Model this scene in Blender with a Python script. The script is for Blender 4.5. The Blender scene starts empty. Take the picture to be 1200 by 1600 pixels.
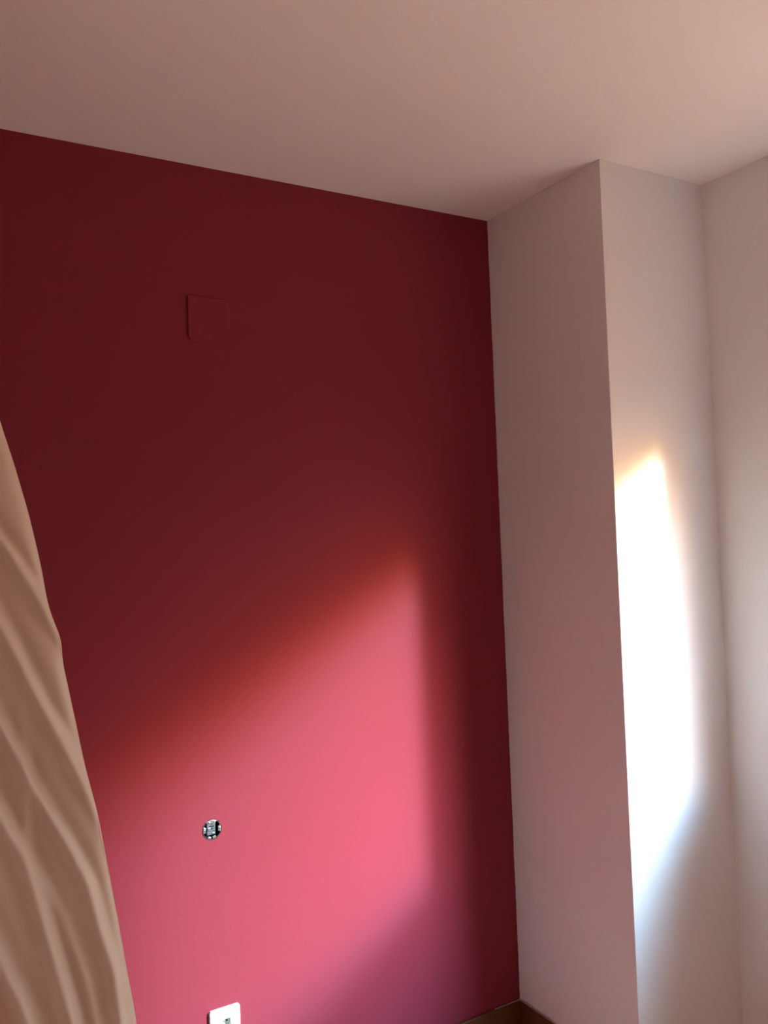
import bpy, bmesh, math, random
from mathutils import Vector, Matrix, noise

random.seed(7)
scene = bpy.context.scene
col = scene.collection

# ------------------------------------------------------------------ camera
# room axes: x runs along the red wall to the right, y goes into the red wall, z is up
YAW, PITCH, ROLL = 0.53101, 0.02518, -0.03899
CAM = Vector((-1.6603, -2.11603, 1.52673))
FOCAL_PX = 1330.0
fw = Vector((math.sin(YAW) * math.cos(PITCH), math.cos(YAW) * math.cos(PITCH), math.sin(PITCH)))
rt0 = Vector((math.cos(YAW), -math.sin(YAW), 0.0))
up0 = rt0.cross(fw)
rt = math.cos(ROLL) * rt0 + math.sin(ROLL) * up0
up = -math.sin(ROLL) * rt0 + math.cos(ROLL) * up0
cam_data = bpy.data.cameras.new('camera')
cam_data.sensor_fit = 'AUTO'
cam_data.sensor_width = 36.0
cam_data.lens = FOCAL_PX / 1600.0 * 36.0
cam_data.clip_start = 0.02
cam = bpy.data.objects.new('camera', cam_data)
col.objects.link(cam)
m3 = Matrix((rt, up, -fw)).transposed()
cam.matrix_world = Matrix.Translation(CAM) @ m3.to_4x4()
scene.camera = cam

# ------------------------------------------------------------------ sky: low evening sun in haze, pale blue cloud glow above it
def sky_dir(az, el):                     # azimuth in degrees from the red wall's normal, towards the window
    az, el = math.radians(az), math.radians(el)
    return Vector((math.sin(az) * math.cos(el), -math.cos(az) * math.cos(el), math.sin(el)))
SUN, SUN_SIZE, SUN_POWER = sky_dir(33.0, 18.3), math.radians(3.2), 100.0
GLOW, GLOW_SIZE, GLOW_POWER = sky_dir(29.0, 25.0), math.radians(11.0), 10.0
SUN_STOPS = [(7, (0, 0, 0)), (12, (6.6, 2.2, 0.05)), (16, (6.3, 4.2, 0.5)), (20, (5.8, 14.0, 17.0)), (23, (5.8, 20.0, 30.0)), (60, (0, 0, 0))]
GLOW_STOPS = [(-8, (0, 0, 0)), (4, (20.0, 9.0, 0.2)), (12, (17.5, 6.6, 0.2)), (20, (10.6, 9.6, 8.0)), (30, (5.2, 8.4, 14.0)),
              (45, (9.0, 24.0, 33.0)), (90, (0, 0, 0))]
GROUND = (1.95, 1.0, 0.42)
OVERCAST = (7.4, 8.5, 9.4)

world = bpy.data.worlds.new('evening_sky')
scene.world = world
world.use_nodes = True
nt = world.node_tree
nt.nodes.clear()
N = nt.nodes.new
L = nt.links.new

def mnode(op, a, b=None):
    n = N('ShaderNodeMath'); n.operation = op
    for i, v in enumerate((a, b)):
        if v is None: continue
        if isinstance(v, (int, float)): n.inputs[i].default_value = v
        else: L(v, n.inputs[i])
    return n.outputs[0]

tc = N('ShaderNodeTexCoord')
nrm = N('ShaderNodeVectorMath'); nrm.operation = 'NORMALIZE'
L(tc.outputs['Generated'], nrm.inputs[0])
sep = N('ShaderNodeSeparateXYZ'); L(nrm.outputs[0], sep.inputs[0])
el = mnode('ARCSINE', sep.outputs['Z'])
def lobe(direction, size, power):
    dt = N('ShaderNodeVectorMath'); dt.operation = 'DOT_PRODUCT'
    L(nrm.outputs[0], dt.inputs[0]); dt.inputs[1].default_value = direction
    ang = mnode('ARCCOSINE', mnode('MINIMUM', dt.outputs['Value'], 1.0))
    return mnode('EXPONENT', mnode('MULTIPLY', mnode('POWER', mnode('DIVIDE', ang, size), power), -1.0))

elf = mnode('ADD', mnode('DIVIDE', el, math.pi), 0.5)        # 0 nadir, 0.5 horizon, 1 zenith
def ramp(stops):
    r = N('ShaderNodeValToRGB')
    e = r.color_ramp.elements
    while len(e) > 1: e.remove(e[-1])
    for i, (deg, c) in enumerate(stops):
        p = deg / 180.0 + 0.5
        if i == 0: e[0].position = p; x = e[0]
        else: x = e.new(p)
        x.color = (*c, 1)
    L(elf, r.inputs[0])
    return r.outputs[0]
def scaled(c, f):
    n = N('ShaderNodeVectorMath'); n.operation = 'SCALE'
    if isinstance(c, tuple): n.inputs[0].default_value = c
    else: L(c, n.inputs[0])
    L(f, n.inputs['Scale'])
    return n.outputs[0]
def added(a, b):
    n = N('ShaderNodeVectorMath'); n.operation = 'ADD'
    L(a, n.inputs[0]); L(b, n.inputs[1])
    return n.outputs[0]
eld = mnode('MULTIPLY', el, 180 / math.pi)
above = mnode('MINIMUM', mnode('MAXIMUM', eld, 0.0), 1.0)
below = mnode('MINIMUM', mnode('MAXIMUM', mnode('SUBTRACT', 0.5, eld), 0.0), 1.0)
cie = mnode('MULTIPLY', mnode('MULTIPLY', mnode('ADD', mnode('MULTIPLY', sep.outputs['Z'], 2.0), 1.0), 1 / 3), above)   # overcast dome
sky = added(scaled(ramp(SUN_STOPS), mnode('MULTIPLY', lobe(SUN, SUN_SIZE, 3.5), SUN_POWER)),
            scaled(ramp(GLOW_STOPS), mnode('MULTIPLY', lobe(GLOW, GLOW_SIZE, 2.0), GLOW_POWER)))
ad = added(sky, added(scaled(OVERCAST, cie), scaled(GROUND, below)))
bg = N('ShaderNodeBackground'); L(ad, bg.inputs['Color']); bg.inputs['Strength'].default_value = 1.0
out = N('ShaderNodeOutputWorld'); L(bg.outputs[0], out.inputs['Surface'])
world.cycles.sampling_method = 'MANUAL'
world.cycles.sample_map_resolution = 2048

vs = scene.view_settings
scene.display_settings.display_device = 'sRGB'
vs.view_transform = 'Standard'
vs.look = 'None'
vs.gamma = 1.0
vs.exposure = 0.0
vs.use_curve_mapping = False
scene.cycles.use_denoising = True
scene.cycles.max_bounces = 16
scene.cycles.diffuse_bounces = 12
scene.cycles.sample_clamp_indirect = 0.0

# ------------------------------------------------------------------ materials
def material(name, rgb, rough=0.6, metal=0.0, spec=0.5, bump=0.0, scale=200.0, dist=0.001, vary=0.0, vscale=3.0, coord='Object'):
    m = bpy.data.materials.new(name); m.use_nodes = True
    t = m.node_tree; p = t.nodes['Principled BSDF']
    p.inputs['Base Color'].default_value = (*rgb, 1)
    p.inputs['Roughness'].default_value = rough
    p.inputs['Metallic'].default_value = metal
    p.inputs['Specular IOR Level'].default_value = spec
    tcn = t.nodes.new('ShaderNodeTexCoord')
    if bump > 0:
        n = t.nodes.new('ShaderNodeTexNoise'); n.inputs['Scale'].default_value = scale; n.inputs['Detail'].default_value = 3
        t.links.new(tcn.outputs[coord], n.inputs['Vector'])
        b = t.nodes.new('ShaderNodeBump'); b.inputs['Strength'].default_value = bump; b.inputs['Distance'].default_value = dist
        t.links.new(n.outputs['Fac'], b.inputs['Height']); t.links.new(b.outputs['Normal'], p.inputs['Normal'])
    if vary > 0:
        n2 = t.nodes.new('ShaderNodeTexNoise'); n2.inputs['Scale'].default_value = vscale; n2.inputs['Detail'].default_value = 4
        t.links.new(tcn.outputs[coord], n2.inputs['Vector'])
        mx = t.nodes.new('ShaderNodeMix'); mx.data_type = 'RGBA'
        mx.inputs['A'].default_value = (*[c * (1 - vary) for c in rgb], 1)
        mx.inputs['B'].default_value = (*[min(1, c * (1 + vary)) for c in rgb], 1)
        t.links.new(n2.outputs['Fac'], mx.inputs['Factor']); t.links.new(mx.outputs['Result'], p.inputs['Base Color'])
    return m

RED = (0.24, 0.031, 0.049)
M_red = material('red_wall_paint', RED, 0.60, spec=0.10, bump=0.25, scale=240, dist=0.0006, vary=0.03, vscale=2.0)
M_white = material('warm_white_paint', (0.81, 0.78, 0.765), 0.75, spec=0.3, bump=0.25, scale=220, dist=0.0006, vary=0.015, vscale=2.5)
M_ceil = material('ceiling_paint', (0.93, 0.84, 0.775), 0.85, spec=0.2, bump=0.3, scale=90, dist=0.0008, vary=0.015, vscale=2.0)
M_floor = material('light_oak_floor', (0.82, 0.68, 0.56), 0.45, bump=0.1, scale=30, vary=0.12, vscale=5)
M_base = material('brown_baseboard', (0.12, 0.046, 0.014), 0.4, bump=0.15, scale=60, vary=0.25, vscale=12)
M_caulk = material('crumbly_paint_bead', (0.42, 0.34, 0.30), 0.9, bump=0.5, scale=300, vary=0.2, vscale=60)
M_plastic = material('white_plastic', (0.86, 0.87, 0.86), 0.3)
M_plastic_in = material('white_plastic_insert', (0.78, 0.80, 0.78), 0.4)
M_chip = material('chipped_pink_plaster', (0.55, 0.26, 0.28), 0.9, bump=0.5, scale=500)
M_hole = material('black_hole', (0.01, 0.01, 0.01), 0.9)
M_metal = material('galvanised_metal', (0.62, 0.60, 0.66), 0.3, metal=1.0, bump=0.2, scale=400, dist=0.0003)
M_core = material('grey_mechanism', (0.10, 0.11, 0.15), 0.35)
M_copper = material('brass_clip', (0.7, 0.68, 0.6), 0.3, metal=1.0)
M_frame = material('white_window_frame', (0.75, 0.74, 0.72), 0.4)

# ------------------------------------------------------------------ helpers
def box(bm, x0, x1, y0, y1, z0, z1):
    v = [bm.verts.new((x, y, z)) for x in (x0, x1) for y in (y0, y1) for z in (z0, z1)]
    for f in ((0, 1, 3, 2), (4, 6, 7, 5), (0, 4, 5, 1), (2, 3, 7, 6), (0, 2, 6, 4), (1, 5, 7, 3)):
        bm.faces.new([v[i] for i in f])

def cyl(bm, c, r, y0, y1, n=32, r2=None):
    """cylinder along y, front end at y0"""
    r2 = r if r2 is None else r2
    a = [bm.verts.new((c[0] + r * math.cos(2 * math.pi * i / n), y0, c[1] + r * math.sin(2 * math.pi * i / n))) for i in range(n)]
    b = [bm.verts.new((c[0] + r2 * math.cos(2 * math.pi * i / n), y1, c[1] + r2 * math.sin(2 * math.pi * i / n))) for i in range(n)]
    for i in range(n):
        j = (i + 1) % n
        bm.faces.new((a[i], a[j], b[j], b[i]))
    bm.faces.new(list(reversed(a))); bm.faces.new(b)

def ring(bm, c, ri, ro, y0, y1, n=32, a0=0.0, a1=2 * math.pi):
    """ring (or arc) along y between two radii"""
    full = abs(a1 - a0 - 2 * math.pi) < 1e-6
    k = n if full else n + 1
    rows = []
    for i in range(k):
        a = a0 + (a1 - a0) * i / n
        rows.append([bm.verts.new((c[0] + r * math.cos(a), y, c[1] + r * math.sin(a))) for r, y in ((ri, y0), (ro, y0), (ro, y1), (ri, y1))])
    for i in range(n):
        p, q = rows[i], rows[(i + 1) % k]
        for s in range(4):
            bm.faces.new((p[s], p[(s + 1) % 4], q[(s + 1) % 4], q[s]))
    if not full:
        bm.faces.new(rows[0]); bm.faces.new(list(reversed(rows[-1])))

def link(name, bm, mat, parent=None, bevel=0.0, smooth=False, loc=None, seg=2):
    bmesh.ops.recalc_face_normals(bm, faces=bm.faces)
    if bevel > 0:
        ed = [e for e in bm.edges if e.is_manifold and e.calc_face_angle(0) > 0.6]
        bmesh.ops.bevel(bm, geom=ed, offset=bevel, segments=seg, affect='EDGES', profile=0.5)
    me = bpy.data.meshes.new(name); bm.to_mesh(me); bm.free()
    me.materials.append(mat)
    if smooth:
        for p in me.polygons: p.use_smooth = True
    o = bpy.data.objects.new(name, me); col.objects.link(o)
    if loc is not None: o.location = loc
    if parent is not None: o.parent = parent
    return o

def boxes(name, lst, mat, parent=None, bevel=0.0, smooth=False, loc=None):
    bm = bmesh.new()
    for b in lst: box(bm, *b)
    return link(name, bm, mat, parent, bevel, smooth, loc)

def tag(o, label, cat, group=None):
    o['label'] = label; o['category'] = cat
    if group: o['group'] = group
    return o

def struct(o, label=None, cat=None):
    o['kind'] = 'structure'
    if label: o['label'] = label
    if cat: o['category'] = cat
    return o

def empty(name, loc):
    o = bpy.data.objects.new(name, None); o.location = loc; o.empty_display_size = 0.05
    col.objects.link(o)
    return o

def cut(obj, cutter_bm):
    """boolean difference, baked into the mesh"""
    me = bpy.data.meshes.new('cutter'); bmesh.ops.recalc_face_normals(cutter_bm, faces=cutter_bm.faces)
    cutter_bm.to_mesh(me); cutter_bm.free()
    c = bpy.data.objects.new('cutter', me); col.objects.link(c)
    md = obj.modifiers.new('cut', 'BOOLEAN'); md.operation = 'DIFFERENCE'; md.object = c; md.solver = 'EXACT'
    dg = bpy.context.evaluated_depsgraph_get(); dg.update()
    new = bpy.data.meshes.new_from_object(obj.evaluated_get(dg))
    old = obj.data
    obj.modifiers.remove(md); obj.data = new; bpy.data.meshes.remove(old)
    bpy.data.objects.remove(c); bpy.data.meshes.remove(me)

# ------------------------------------------------------------------ the room
H, W, D = 2.5, 0.4051, 0.4916
XL, YF, T = -2.30, -3.40, 0.25          # left wall, wall behind the camera, wall thickness
HOLE = (-0.960, 0.793)                  # uncovered wall box on the red wall
R_HOLE = 0.0262
SOCKET = (-0.945, 0.305)

struct(boxes('floor', [(XL - T, W + T, YF - T, T, -0.12, 0.0)], M_floor), 'warm wooden floor at the foot of the red wall', 'floor')
struct(boxes('ceiling', [(XL - T, W + T, YF - T, T, H, H + 0.12)], M_ceil), 'plain warm white painted ceiling', 'ceiling')
wall_back = struct(boxes('wall_back', [(XL - T, 0.0, 0.0, T, 0.0, H)], M_red), 'large dark red painted wall lit by an evening sun patch', 'wall')
bm = bmesh.new(); cyl(bm, HOLE, R_HOLE, -0.05, 0.042, 40); cut(wall_back, bm)
bm = bmesh.new(); cyl(bm, SOCKET, 0.0210, -0.05, 0.030, 40); cut(wall_back, bm)
struct(boxes('wall_column', [(0.0, W + T, -D, T, 0.0, H)], M_white, bevel=0.002), 'white painted boxed-out column in the corner', 'wall')
struct(boxes('wall_left', [(XL - T, XL, YF, 0.0, 0.0, H)], M_white), 'white painted wall at the left', 'wall')
struct(boxes('wall_front', [(XL - T, W + T, YF - T, YF, 0.0, H)], M_red), 'unseen wall opposite the sunlit one, made red to cut bounced light', 'wall')  # never in view; its red is made up to weaken light bounced back

# right wall with the window opening the light comes through
WY0, WY1, WZ0, WZ1 = -2.95, -0.842, 0.88, 2.12
struct(boxes('wall_right', [(W, W + T, WY1, -D, 0, H), (W, W + T, YF, WY0, 0, H),
                     (W, W + T, WY0, WY1, 0, WZ0), (W, W + T, WY0, WY1, WZ1, H)], M_white), 'white wall right of the column', 'wall')
win = struct(empty('window_1', (W + 0.2, (WY0 + WY1) / 2, WZ0)), 'white framed window in the right wall', 'window')
wx0, wx1 = -0.02, 0.03
hy = (WY1 - WY0) / 2
boxes('window_frame', [(wx0, wx1, -hy, -hy + 0.05, 0, WZ1 - WZ0), (wx0, wx1, hy - 0.05, hy, 0, WZ1 - WZ0),
                       (wx0, wx1, -hy, hy, 0, 0.04), (wx0, wx1, -hy, hy, WZ1 - WZ0 - 0.05, WZ1 - WZ0)], M_frame, win)
for k in range(3):                       # the lowered slats of the roller shutter
    z1 = WZ1 - WZ0 - 0.05 - k * 0.0385
    boxes('shutter_slat', [(-0.045, -0.033, -hy, hy, z1 - 0.037, z1)], M_frame, win, bevel=0.003)

boxes('window_sill', [(-0.24, -0.02, -hy - 0.0, hy + 0.0, -0.002, 0.02), (-0.28, -0.2, -hy - 0.04, hy + 0.04, -0.012, 0.02)], M_frame, win)  # unseen; board jutting into the room is added to bounce light up

# wavering edge of the red paint where it runs onto the column
bm = bmesh.new()
n = 260; rows = []
for i in range(n + 1):
    z = 0.08 + (H - 0.08) * i / n
    w = 0.0022 + 0.0016 * noise.noise((z * 9, 0, 3)) + 0.0012 * noise.noise((z * 45, 5, 0))
    if z < 0.12: w *= 0.4
    w = max(0.0003, w)
    rows.append([bm.verts.new(p) for p in ((-0.0006, 0.0, z), (-0.0006, -w, z), (0.0004, -w, z))])
for a, b in zip(rows, rows[1:]):
    for s in range(2): bm.faces.new((a[s], a[s + 1], b[s + 1], b[s]))
link('paint_edge', bm, M_red, wall_back)

# baseboards, with the crumbly painted top edge seen in the corner
HB, TB = 0.076, 0.009
def bead(bm, p0, p1, r, seedv, n=60):
    d = (p1 - p0); prev = None
    side = Vector((-d.y, d.x, 0)).normalized()
    for i in range(n + 1):
        c = p0 + d * (i / n)
        q = r * (0.55 + 0.9 * abs(noise.noise((i * 0.35, seedv, 0))))
        cur = [bm.verts.new(c + side * (q * math.cos(a)) + Vector((0, 0, q * math.sin(a)))) for a in (0, .8, 1.6, 2.4, 3.2, 4.2, 5.2)]
        if prev:
            for s in range(7): bm.faces.new((prev[s], prev[(s + 1) % 7], cur[(s + 1) % 7], cur[s]))
        else: bm.faces.new(cur)
        prev = cur
    bm.faces.new(list(reversed(prev)))
b1 = struct(boxes('baseboard_back', [(XL, 0.0, -TB, 0.0, 0.0, HB)], M_base, bevel=0.002), 'brown baseboard along the foot of the red wall', 'baseboard')
bm = bmesh.new(); bead(bm, Vector((-0.10, -TB * 0.5, HB)), Vector((0, -TB * 0.5, HB)), 0.0028, 1.0, 40)
link('paint_bead', bm, M_caulk, b1, smooth=True)
b2 = struct(boxes('baseboard_column', [(-TB, 0.0, -D - TB, -TB, 0.0, HB + 0.001)], M_base, bevel=0.002), 'brown baseboard at the foot of the white column', 'baseboard')
bm = bmesh.new(); bead(bm, Vector((-TB * 0.4, -TB, HB + 0.001)), Vector((-TB * 0.4, -D, HB + 0.001)), 0.0032, 2.0, 140)
link('paint_bead', bm, M_caulk, b2, smooth=True)

# ------------------------------------------------------------------ blank cover plate, painted over
px, pz, pw, ph = -0.927, 2.099, 0.104, 0.115
bm = bmesh.new()
rr = 0.012; prof = []
for cx_, cz_, a0 in ((pw / 2 - rr, ph / 2 - rr, 0), (-pw / 2 + rr, ph / 2 - rr, 90), (-pw / 2 + rr, -ph / 2 + rr, 180), (pw / 2 - rr, -ph / 2 + rr, 270)):
    rloc = 0.003 if a0 in (0, 90) else rr
    sx = 1 if cx_ > 0 else -1; sz = 1 if cz_ > 0 else -1
    ccx, ccz = sx * (pw / 2 - rloc), sz * (ph / 2 - rloc)
    for k in range(7):
        a = math.radians(a0 + 15 * k); prof.append((ccx + rloc * math.cos(a), ccz + rloc * math.sin(a)))
def plate_tilt(x, z): return -0.0045 + 0.022 * (x / pw) * 0.18 - 0.0024 * z / ph
a = [bm.verts.new((x, 0.0, z)) for x, z in prof]
b = [bm.verts.new((x, plate_tilt(x, z) + 0.0010, z)) for x, z in prof]
c = [bm.verts.new((x * 0.975, plate_tilt(x, z), z * 0.975)) for x, z in prof]
for i in range(len(prof)):
    j = (i + 1) % len(prof)
    bm.faces.new((a[i], a[j], b[j], b[i])); bm.faces.new((b[i], b[j], c[j], c[i]))
bm.faces.new(c); bm.faces.new(list(reversed(a)))
plate = link('blank_cover_plate', bm, M_red, loc=(px, 0, pz))
tag(plate, 'square blank cover plate painted over in red, high on the red wall', 'cover plate')

# ------------------------------------------------------------------ uncovered round wall box with its bare mechanism
mech = empty('switch_mechanism', (HOLE[0], 0.0, HOLE[1]))
mech.scale = (0.9, 1.0, 0.92)
tag(mech, 'bare metal switch mechanism in an uncovered round box on the red wall', 'switch')
o0 = (0.0, 0.0)
bm = bmesh.new(); ring(bm, o0, 0.0255, 0.0283, -0.0005, 0.040, 40); cyl(bm, o0, 0.0256, 0.038, 0.0405, 40)
link('box_liner', bm, M_hole, mech)
bm = bmesh.new(); box(bm, -0.0130, 0.0130, 0.006, 0.034, -0.0165, 0.0165)
core = link('body', bm, M_core, mech, bevel=0.002)
boxes('contact_plate', [(-0.010, -0.001, 0.0035, 0.0058, -0.004, 0.0045), (0.002, 0.0095, 0.004, 0.0058, -0.0135, -0.009)], M_metal, core, bevel=0.0006)
boxes('slot', [(-0.004, 0.008, 0.0052, 0.0060, 0.0055, 0.0085), (-0.002, 0.004, 0.0050, 0.0060, -0.0015, 0.0035), (0.004, 0.010, 0.0050, 0.0060, -0.0075, -0.0060)], M_hole, core)
bm = bmesh.new()                                   # the mounting frame: arcs between the dark gaps
ring(bm, o0, 0.0175, 0.0262, -0.0022, 0.0012, 14, math.radians(62), math.radians(128))
ring(bm, o0, 0.0190, 0.0262, -0.0018, 0.0012, 12, math.radians(158), math.radians(196))
ring(bm, o0, 0.0205, 0.0255, 0.0006, 0.0022, 8, math.radians(240), math.radians(262))
ring(bm, o0, 0.0190, 0.0255, 0.0006, 0.0022, 8, math.radians(275), math.radians(300))
ring(bm, o0, 0.0180, 0.0262, -0.0018, 0.0012, 12, math.radians(-18), math.radians(20))
link('mounting_frame', bm, M_metal, mech, bevel=0.0004)
for a in (70, 112, 176, 4):
    bm = bmesh.new(); q = (0.0222 * math.cos(math.radians(a)), 0.0222 * math.sin(math.radians(a)))
    cyl(bm, q, 0.0026, -0.0042, -0.0010, 14); s = link('screw', bm, M_metal, mech, bevel=0.0004)
    boxes('screw_slot', [(q[0] - 0.0018, q[0] + 0.0018, -0.0044, -0.0040, q[1] - 0.0003, q[1] + 0.0003)], M_hole, s)
bm = bmesh.new()                                   # chipped plaster rim around the cut-out
rows = []
for i in range(48):
    a = 2 * math.pi * i / 48
    ro = R_HOLE + 0.0012 + 0.0030 * abs(noise.noise((math.cos(a) * 3, math.sin(a) * 3, 9)))
    rows.append([bm.verts.new((r * math.cos(a), y, r * math.sin(a))) for r, y in ((R_HOLE - 0.0003, 0.002), (R_HOLE, -0.0006), (ro, 0.0002))])
for i in range(48):
    p, q = rows[i], rows[(i + 1) % 48]
    for s in range(2): bm.faces.new((p[s], p[s + 1], q[s + 1], q[s]))
link('chipped_rim', bm, M_chip, mech)

# ------------------------------------------------------------------ wall socket
SX, SZ, SW = SOCKET[0], SOCKET[1], 0.080
sock = empty('wall_socket', (SX, 0.0, SZ))
tag(sock, 'white square plug socket low on the red wall at the bottom edge', 'socket')
h = SW / 2; RS = 0.0195
bm = bmesh.new()                                   # plate with a round opening
def rrect(hh, r, k=6):
    pts = []
    for sx, sz, a0 in ((1, 1, 0), (-1, 1, 90), (-1, -1, 180), (1, -1, 270)):
        for i in range(k + 1):
            a = math.radians(a0 + 90 * i / k); pts.append((sx * (hh - r) + r * math.cos(a), sz * (hh - r) + r * math.sin(a)))
    return pts
loops = []
for hh, r, y in ((h, 0.006, 0.0), (h, 0.006, -0.0075), (h - 0.0012, 0.005, -0.0095), (h - 0.0035, 0.004, -0.0105)):
    loops.append([bm.verts.new((x, y, z)) for x, z in rrect(hh, r)])
nn = len(loops[0])
angs = [math.atan2(v.co.z, v.co.x) for v in loops[-1]]
for r, y in ((RS + 0.0012, -0.0105), (RS, -0.0098), (RS, -0.0085)):
    loops.append([bm.verts.new((r * math.cos(a), y, r * math.sin(a))) for a in angs])
for p, q in zip(loops, loops[1:]):
    for i in range(nn):
        j = (i + 1) % nn; bm.faces.new((p[i], p[j], q[j], q[i]))
link('cover_plate', bm, M_plastic, sock)
bm = bmesh.new(); cyl(bm, o0, RS * 0.985, 0.0080, 0.0095, 40); ring(bm, o0, RS * 0.93, RS * 0.995, -0.0096, 0.0090, 40)
well = link('socket_well', bm, M_plastic_in, sock)
for s in (-1, 1):
    bm = bmesh.new(); cyl(bm, (s * 0.0095, 0.0), 0.0026, 0.0074, 0.0082, 16); link('pin_hole', bm, M_hole, well)
    boxes('earth_clip', [(-0.0022, 0.0022, -0.0070, 0.0082, min(s * 0.0135, s * 0.0178), max(s * 0.0135, s * 0.0178))], M_copper, well, bevel=0.0006)
bm = bmesh.new(); cyl(bm, (0.0, 0.0), 0.0028, 0.0068, 0.0082, 16); link('screw', bm, M_metal, well)

# ------------------------------------------------------------------ curtain hanging beside the camera
CY = -0.95                                         # depth of its leading edge
def at(x, y, Y=CY):
    d = fw + rt * ((x - 600) / FOCAL_PX) - up * ((y - 800) / FOCAL_PX)
    return CAM + d * ((Y - CAM.y) / d.y)
edge_px = [(0, 655), (22, 722), (45, 800), (64, 880), (81, 965), (96, 1003), (98, 1030), (113, 1100), (133, 1190), (152, 1275), (170, 1360), (187, 1445), (203, 1530), (216, 1600)]
edge = [at(*p) for p in edge_px]
ez = [(p.z, p.x) for p in edge]
# carry the line on below the frame to the floor and above it to the ceiling track
sl = (ez[-1][1] - ez[-3][1]) / (ez[-1][0] - ez[-3][0])
ez.append((0.02, ez[-1][1] + sl * 0.6 * (0.02 - ez[-1][0])))
st = (ez[1][1] - ez[0][1]) / (ez[1][0] - ez[0][0])
ez.insert(0, (2.05, ez[0][1] + st * 0.75 * (2.05 - ez[0][0])))
ez.insert(0, (H - 0.004, ez[0][1] + st * 0.30 * (H - 0.004 - ez[0][0])))
def interp(tab, z):
    if z >= tab[0][0]: return tab[0][1]
    for (z0, x0), (z1, x1) in zip(tab, tab[1:]):
        if z1 <= z <= z0: return x0 + (x1 - x0) * (z - z0) / (z1 - z0)
    return tab[-1][1]
def smooth_edge(z):
    return sum(interp(ez, z + k * 0.006) for k in (-2, -1, 0, 1, 2)) / 5
def ridge(pts):
    w = [at(*p) for p in pts]
    return sorted([(p.z, p.x) for p in w], reverse=True)
# fold crests, with half width and height in metres
ridges = [
    (ridge([(-160, 640), (-60, 770), (8, 860), (50, 925), (92, 992), (130, 1060)]), 0.0075, 0.011),
    (ridge([(-100, 790), (-20, 940), (30, 1040), (60, 1100), (98, 1168), (134, 1237), (160, 1290)]), 0.0085, 0.011),
    (ridge([(-90, 960), (-10, 1120), (67, 1262), (106, 1325), (134, 1381), (153, 1453), (175, 1515), (187, 1605)]), 0.008, 0.011),
    (ridge([(-120, 1060), (-40, 1210), (28, 1331), (53, 1397), (75, 1475), (103, 1569), (112, 1605)]), 0.010, 0.013),
    (ridge([(40, 1330), (95, 1430), (134, 1537), (150, 1605)]), 0.007, 0.006),
    (ridge([(-160, 1180), (-60, 1390), (6, 1522), (31, 1569), (44, 1605)]), 0.010, 0.013),
    (ridge([(-300, 1000), (-190, 1250), (-90, 1450), (-40, 1600)]), 0.014, 0.020),
]
def curtain_y(x, z, d):
    y = CY
    for tab, wd, ht in ridges:
        zt, zb = tab[0][0], tab[-1][0]
        f = 1.0
        if z > zt: f = max(0.0, 1 - (z - zt) / 0.25)
        xr = interp(tab, min(z, zt))
        if z < zb:
            s = (tab[-1][1] - tab[-2][1]) / (tab[-1][0] - tab[-2][0]); xr = tab[-1][1] + s * 0.7 * (z - zb)
        e = (x - xr) / wd
        y -= f * ht * (math.exp(-e * e) - 0.45 * math.exp(-((e - 2.0) / 1.2) ** 2))
    y += 0.006 * noise.noise((x * 6, z * 2, 1))
    y += 0.014 * math.exp(-d / 0.006)              # the border turns away towards the wall
    y += 0.02 * math.sin(d * 38 + z * 2) * min(1, max(0, (d - 0.25) / 0.1))
    return y
bm = bmesh.new()
NS, NZ = 200, 240
grid = []
for i in range(NZ + 1):
    z = (H - 0.004) + (0.02 - (H - 0.004)) * i / NZ
    xe = smooth_edge(z)
    width = (xe - (XL + 0.03))
    row = []
    for j in range(NS + 1):
        s = j / NS
        d = width * (s ** 1.5)
        row.append(bm.verts.new((xe - d, curtain_y(xe - d, z, d), z)))
    grid.append(row)
for a, b in zip(grid, grid[1:]):
    for j in range(NS): bm.faces.new((a[j], a[j + 1], b[j + 1], b[j]))
M_curtain = material('beige_curtain_cloth', (0.65, 0.47, 0.34), 0.55, spec=0.35, bump=0.12, scale=900, dist=0.0003)
M_curtain.node_tree.nodes['Principled BSDF'].inputs['Sheen Weight'].default_value = 0.15
cur = empty('curtain', (-1.75, CY, 0.02))
tag(cur, 'beige cloth curtain with slanting folds hanging at the left edge', 'curtain')
cl = link('cloth', bm, M_curtain, cur, smooth=True)
cl.matrix_parent_inverse = cur.matrix_world.inverted() if False else Matrix.Translation((1.75, -CY, -0.02))
md = cl.modifiers.new('thickness', 'SOLIDIFY'); md.thickness = 0.0016; md.offset = 0
# stitched hem along the leading border
bm = bmesh.new(); prev = None
for i in range(NZ + 1):
    z = (H - 0.004) + (0.02 - (H - 0.004)) * i / NZ
    xe = smooth_edge(z); y = curtain_y(xe, z, 0.0)
    cur_ring = [bm.verts.new((xe - 0.0012 + 0.0026 * math.cos(a), y + 0.0026 * math.sin(a), z)) for a in [2 * math.pi * k / 8 for k in range(8)]]
    if prev:
        for s in range(8): bm.faces.new((prev[s], prev[(s + 1) % 8], cur_ring[(s + 1) % 8], cur_ring[s]))
    else: bm.faces.new(cur_ring)
    prev = cur_ring
bm.faces.new(list(reversed(prev)))
hm = link('hem', bm, M_curtain, cur, smooth=True)
hm.matrix_parent_inverse = Matrix.Translation((1.75, -CY, -0.02))
